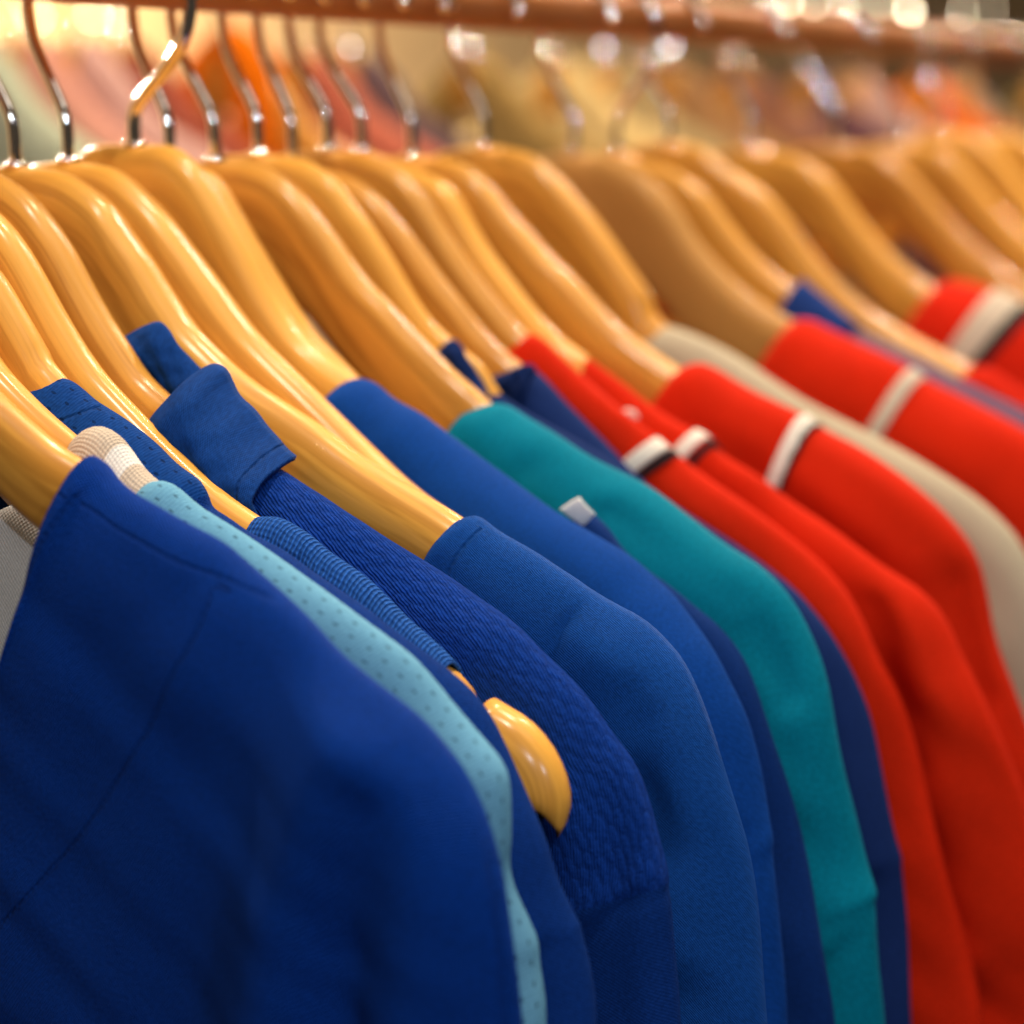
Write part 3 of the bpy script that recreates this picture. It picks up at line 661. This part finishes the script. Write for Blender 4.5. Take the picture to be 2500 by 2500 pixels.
re_ = garment('red_white_black_polo', 'blurred red polo with broad white and black bands at the right edge', 'polo shirt', XH['t'],
 [(2310,690),(2330,683),(2400,700),(2449,712),(2500,745),(2600,800),(2700,870),(2800,960),(2900,1200)],
 FM['red2'], Wf=.030, Wb=.012, rf=.045, foldA=.001, seed=88, ns=90, nt=30)
band(re_, 'white_band', 2480, 735, .018, FM['oat'], drop=.085, lean=.25, lift=.0014, backdrop=.01)
band(re_, 'black_band', 2522, 760, .008, FM['black'], drop=.085, lean=.25, lift=.0016, backdrop=.01)
rf_ = garment('far_red_shirt', 'last blurred dark red shirt at the right edge under the long bare hanger arm', 'shirt', XH['s'],
 [(2365,905),(2390,890),(2430,905),(2500,950),(2600,1010),(2700,1100),(2760,1400)],
 FM['red2'], Wf=.014, Wb=.012, rf=.03, foldA=.001, seed=90, ns=80, nt=26)

for k, X in XH.items():
    e = empty('wooden_hanger', (X, 0, 0), HLAB[k], 'hanger', HG)
    P = hanger_top(T.get(k), X, k == 'd')
    wcap = .0175
    for g in GAR:                       # the cloth lies on the wood: keep the arm just under it
        if abs(g['X']-X) < 1e-6:
            C = g['C']; up_ = C[:np.argmax(C[:, 0])+1]; ymax = up_[-1, 0]
            Pn, _ = smooth_curve(P, 90, 2)
            ins = Pn[:, 0] > up_[0, 0]+.002
            if g['name'] == 'ribbed_tank_top': ins &= Pn[:, 0] < up_[-1, 0]
            lim = np.interp(Pn[:, 0], up_[:, 0], up_[:, 1])-.0030+.012*np.clip(1-(Pn[:, 0]-up_[0, 0])/.014, 0, 1)
            Pn[:, 1] = np.where(ins, np.minimum(Pn[:, 1], lim), Pn[:, 1])
            if g['name'] != 'ribbed_tank_top':
                f = min(1, (ymax-.006)/Pn[-1, 0]); y1 = up_[0, 0]
                Pn[:, 0] = np.where(Pn[:, 0] > y1, y1+(Pn[:, 0]-y1)*((ymax-.006-y1)/max(1e-4, Pn[-1, 0]-y1) if Pn[-1, 0] > ymax-.006 else 1), Pn[:, 0])
                lim = np.interp(Pn[:, 0], up_[:, 0], up_[:, 1])-.0030
                Pn[:, 1] = np.where(Pn[:, 0] > y1+.016, np.minimum(Pn[:, 1], lim), Pn[:, 1])
            P = Pn; wcap = min(wcap, 2*min(g['Wf'], g['Wb'])-.0036)
    kw = dict(wneck=.0150, wmid=min(.0180, wcap), wtip=wcap)
    if k in 'klmn': kw.update(wmid=min(.0140, wcap), wtip=min(.0100, wcap))
    if k in 'abcd': kw.update(wneck=.0135, wmid=.0138, wtip=min(.0150, wcap))
    if k == 'h': kw.update(wmid=.0155)
    if k == 'd':
        yn = -at(1165, 1705, X)[0]; kw.update(notch=(yn, .0075), wtip=.0175, cap=(.90, 0), BOT=np.array(list(map(tuple, BOT[:-3]))+[(.190, -.150), (.205, -.164), (.214, -.172), (-at(1345, 2036, X)[0], at(1345, 2036, X)[1])]))
    hs = dict(a=.62, q=1.05, d=1.0, p=.9, f=.95).get(k, .82)
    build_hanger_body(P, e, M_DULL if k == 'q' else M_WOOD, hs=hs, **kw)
    build_hook(e, -1 if k in 'hr' else 1, float(P[0][1]), 1.38 if k == 'h' else 1, .0023 if k == 'h' else WIRE)

# ------------------------------------------------------------------ rails
def rail(name, label, x0, x1, Y, z):
    e = empty(name, (x0, Y, z), label, 'rail')
    P = [(x, 0, 0) for x in np.linspace(0, x1-x0, 60)]
    V, Fc = tube(P, RAIL_R, 28)
    uv = [(v[0], math.atan2(v[1], v[2])*.02) for v in V]
    mesh_obj('round_bar', V, Fc, M_RAIL, e, uv=uv)
    return e
rail('clothes_rail', 'brown wooden rail along the top that the front hangers hook onto', -.6, 3.0, 0, RAIL_Z)

# ------------------------------------------------------------------ second rack behind
Y2, ZN = .62, .060
rail('clothes_rail', 'far blurred wooden rail of the rack behind', -.2, 5.0, Y2, ZN+RAIL_Z)
BGC = [ # right end of the strip in px at y = 185, colour, label
 (40, (.50,.52,.36), 'blurred grey green shirt at the top left corner of the back rack'),
 (170, (.66,.30,.22), 'blurred salmon shirt behind the two leftmost hooks'),
 (300, (.62,.36,.30), 'blurred dusty pink shirt left of the reversed hook'),
 (415, (.34,.08,.045), 'blurred maroon shirt just left of the orange one'),
 (-1, (.95,.17,.002), 'blurred vivid orange shirt behind the hooks'),
 (845, (.52,.15,.09), 'blurred coral shirt right of the vivid orange one'),
 (960, (.13,.08,.085), 'blurred dark mauve shirt behind the middle hooks'),
 (1235, (.33,.20,.06), 'blurred olive brown shirt on the back rack'),
 (1440, (.68,.48,.20), 'blurred khaki cream shirt on the back rack'),
 (1560, (.34,.25,.12), 'blurred taupe shirt right of the khaki cream one'),
 (1700, (.30,.15,.06), 'blurred brown shirt on the back rack'),
 (1850, (.22,.09,.05), 'blurred red brown shirt on the back rack'),
 (2010, (.10,.04,.05), 'blurred aubergine shirt on the back rack'),
 (2120, (.42,.24,.20), 'blurred pinkish grey shirt on the back rack'),
 (2260, (.55,.10,.006), 'blurred burnt orange shirt at upper right'),
 (2350, (.30,.18,.09), 'blurred tan shirt right of the burnt orange one'),
 (2560, (.11,.08,.035), 'blurred dark olive shirt at the right edge of the back rack')]
BG_PROF = [(.015, .004), (.022, -.001), (.036, -.010), (.047, -.022), (.058, -.035), (.069, -.047), (.085, -.058), (.118, -.074), (.150, -.090), (.19, -.113), (.22, -.15), (.235, -.21), (.24, -.30)]
hb_me = None
for i, (px, c, lab) in enumerate(BGC):
    xe, ze = at_y(px, 185, Y2)
    # find hanging plane X so that the shoulder line passes under the sight line at that height
    prof_ = BG_PROF; dY = 0
    if px < 0:
        prof_ = [(.003, .016), (.014, .014), (.026, .006), (.037, -.006), (.045, -.020), (.051, -.042), (.054, -.08), (.055, -.30)]; dY = -.07
    best = None
    d = fw+rt*(px-1250)/F_PX-up*(185-1250)/F_PX
    for X in np.linspace(-.3, 5, 2600):
        P = CAM+d*((X-CAM[0])/d[0]); yy = Y2-P[1]
        if yy < 0: continue
        zz = np.interp(yy, [p[0] for p in BG_PROF], [p[1] for p in BG_PROF])+ZN+.004
        e_ = abs(zz-P[2])
        if best is None or e_ < best[0]: best = (e_, X)
    X = best[1] if px > 0 else at_y(556, 120, Y2+dY)[0]
    g = garment('back_rack_shirt', lab, 'shirt', X, None, fabric('back_fabric', c, 'knit', .001, .2, rough=.9), Wf=.016, Wb=.012, rf=.03,
                foldA=.003, seed=100+i, ns=50, nt=14, ypts=[(y, z) for y, z in prof_], group='shirts on the rack behind')
    g['e'].location = (X, Y2+dY, ZN+.004+g['z0'])
    if px < 0: g['e']['label'] = 'blurred vivid orange rounded bundle of cloth behind the hooks'
    h = empty('wooden_hanger', (X, Y2+dY, ZN), 'blurred wooden hanger inside the '+lab.split('blurred ')[1].split(' shirt')[0]+' shirt', 'hanger', 'wooden hangers on the back rack')
    build_hanger_body(REF, h, M_WOOD, n=24); build_hook(h)

# ------------------------------------------------------------------ wall and lamps
Mw = plain('warm_plaster', (.84, .58, .31), .9, 0, 3, .12)
V = [(-3, 0, -1.5), (12, 0, -1.5), (12, 0, 2.6), (-3, 0, 2.6), (-3, .1, -1.5), (12, .1, -1.5), (12, .1, 2.6), (-3, .1, 2.6)]
w = mesh_obj('wall', V, [(0,1,2,3),(7,6,5,4),(0,4,5,1),(1,5,6,2),(2,6,7,3),(3,7,4,0)], Mw, smooth=False); w.location = (0, 3.0, 0)
w['kind'] = 'structure'

def area(name, loc, size, power, col, target=None, shape='DISK'):
    l = bpy.data.lights.new(name, 'AREA'); l.shape = shape; l.size = size; l.energy = power; l.color = col
    o = bpy.data.objects.new(name, l); COL.objects.link(o); o.location = loc
    import mathutils
    tgt = mathutils.Vector(target or (loc[0], loc[1], 0)); dr = tgt-mathutils.Vector(loc)
    o.rotation_euler = dr.to_track_quat('-Z', 'Y').to_euler()
    return o
WARM, NEUT, COOL = (1, .80, .56), (1, .90, .76), (.80, .88, 1)
area('ceiling_light_soft', (.15, -.9, 1.5), .8, 4, NEUT, (.2, 0, -.1))
for i, (x, y, z, p, c) in enumerate([(-.35, -.40, 1.7, 17, NEUT), (.75, -.30, 1.8, 26, WARM), (1.9, -.45, 1.8, 30, NEUT), (3.1, -.2, 1.8, 26, WARM), (.2, .60, 1.8, 19, NEUT), (1.7, .65, 1.8, 46, WARM), (3.4, .65, 1.8, 38, WARM)]):
    area('ceiling_light_spot', (x, y, z), .06, p, c, (x+.05, y*.4, 0))
area('glint_backlight', (3.7, .22, .42), .08, 70, WARM, (1.0, 0, .05))  # backlights added out of view, to strengthen the glints on the hooks
area('glint_backlight', (1.1, 1.9, .50), .08, 30, NEUT, (.9, 0, .05))
area('glint_backlight', (2.2, 2.5, .65), .08, 45, NEUT, (.8, 0, .05))
area('front_fill_light', (-1.5, -1.3, 1.0), .6, 5, NEUT, (0, -.1, -.15))  # soft fill added front left, brightens the garment faces
area('cool_fill_light', (-1.6, -1.5, 1.1), .07, 12, COOL, (0, 0, 0))  # two small cool lamps added behind the camera for hook glints and frontal fill
area('cool_fill_light', (-.9, -2.2, .9), .07, 12, COOL, (.6, 0, 0))
area('wall_washer', (2.6, 2.3, 1.4), 1.2, 130, WARM, (2.8, 3.0, .2))
M_GLOW = NT('lamp_glow'); M_GLOW.b.inputs['Emission Color'].default_value = (1, .82, .52, 1); M_GLOW.b.inputs['Emission Strength'].default_value = 24; M_GLOW = M_GLOW.m
M_HOUS = plain('lamp_housing', (.5, .45, .38), .4, 1)
LAMPS = [(40, 28), (95, 42), (235, 36)]
for i, (px, py) in enumerate(LAMPS):
    x, z = at_y(px, py, 2.93); dd = x+.5
    r_ = dd*random.uniform(.0009, .0017)
    e = empty('wall_lamp', (x, 3.0, z), 'small glowing shop lamp on the far wall, '+('upper left' if px < 500 else 'upper right')+' corner of the picture', 'lamp', 'small lamps glowing on the far wall')
    V, Fc = tube([(0, 0, 0), (0, -.03, 0), (0, -.055, 0)], [r_*1.6, r_*1.6, r_*1.9], 16); mesh_obj('housing', V, Fc, M_HOUS, e)
    V = []
    for a in range(9):
        th = math.pi*a/8
        for k in range(14):
            ph = 2*math.pi*k/14; V.append((r_*math.sin(th)*math.cos(ph), -.062+r_*math.sin(th)*math.sin(ph), r_*math.cos(th)))
    mesh_obj('bulb', V, grid_faces(9, 14, closed=True), M_GLOW, e)

M_BULB = NT('glint_bulb_glow'); M_BULB.b.inputs['Emission Color'].default_value = (1, .80, .52, 1); M_BULB.b.inputs['Emission Strength'].default_value = 17; M_BULB = M_BULB.m
M_GLINT_PALE = NT('pale_glint_bulb_glow'); M_GLINT_PALE.b.inputs['Emission Color'].default_value = (.95, .90, .92, 1); M_GLINT_PALE.b.inputs['Emission Strength'].default_value = 7; M_GLINT_PALE = M_GLINT_PALE.m
M_CORD = plain('cord_plastic', (.30, .26, .22), .6)
GLINT_BULBS = [(1875, 37, 1), (1898, 58, .7), (2220, 28, 1.35), (2108, 72, 1.2), (2061, 20, 1.1), (2019, 95, -.9), (1968, 88, .6), (1987, 10, .8), (2285, 79, -.8),
         (1637, 107, -.8), (1700, 58, .6), (1772, 62, -.9), (1628, 9, .7), (1693, 6, .9), (2350, 33, .7), (2420, 23, .6), (1926, 4, 1), (1851, 8, .9), (2150, 8, .9),
         (1163, 2, 1), (1228, 18, .9), (1159, 60, .55), (1294, 10, -.6), (1473, 116, -.5), (1480, 12, .6), (1395, 40, -.5), (856, 116, -.45)]
for px, py, sz in GLINT_BULBS:  # bulbs and cords added between the racks, standing in for glints on the hooks
    x, z = at_y(px, py, .32); pale = sz < 0; sz = abs(sz); r_ = .0031*sz
    e = empty('glint_bulb', (x, .32, z), ('pale dim added bulb' if pale else 'warm glowing added bulb')+' blurred to a disc, standing in for a glint on the hooks, '+('upper right' if px > 1550 else 'top centre')+' of the picture', 'glint stand-in', 'small added bulbs for hook glints between the two racks')
    V = []
    for a in range(11):
        th = math.pi*a/10
        for k in range(14):
            ph = 2*math.pi*k/14; V.append((r_*math.sin(th)*math.cos(ph), r_*math.sin(th)*math.sin(ph), r_*1.15*math.cos(th)))
    mesh_obj('bulb', V, grid_faces(11, 14, closed=True), M_GLINT_PALE if pale else M_BULB, e)
    V, Fc = tube([(0, 0, r_), (0, 0, r_+.005), (0, 0, r_+.006)], [.0016, .0016, .0007], 12); mesh_obj('socket', V, Fc, M_CORD, e)
    V, Fc = tube([(0, 0, r_+.006), (0, 0, r_+.05), (0, 0, .5)], .0004, 6); mesh_obj('cord', V, Fc, M_CORD, e)

wd = bpy.data.worlds.new('World'); S.world = wd; wd.use_nodes = True
bg = wd.node_tree.nodes['Background']; bg.inputs[0].default_value = (1, .80, .58, 1); bg.inputs[1].default_value = .055

S.view_settings.view_transform = 'Standard'; S.view_settings.look = 'None'
S.view_settings.exposure = -.17; S.view_settings.gamma = 1
S.render.engine = 'CYCLES'
S.cycles.use_denoising = True
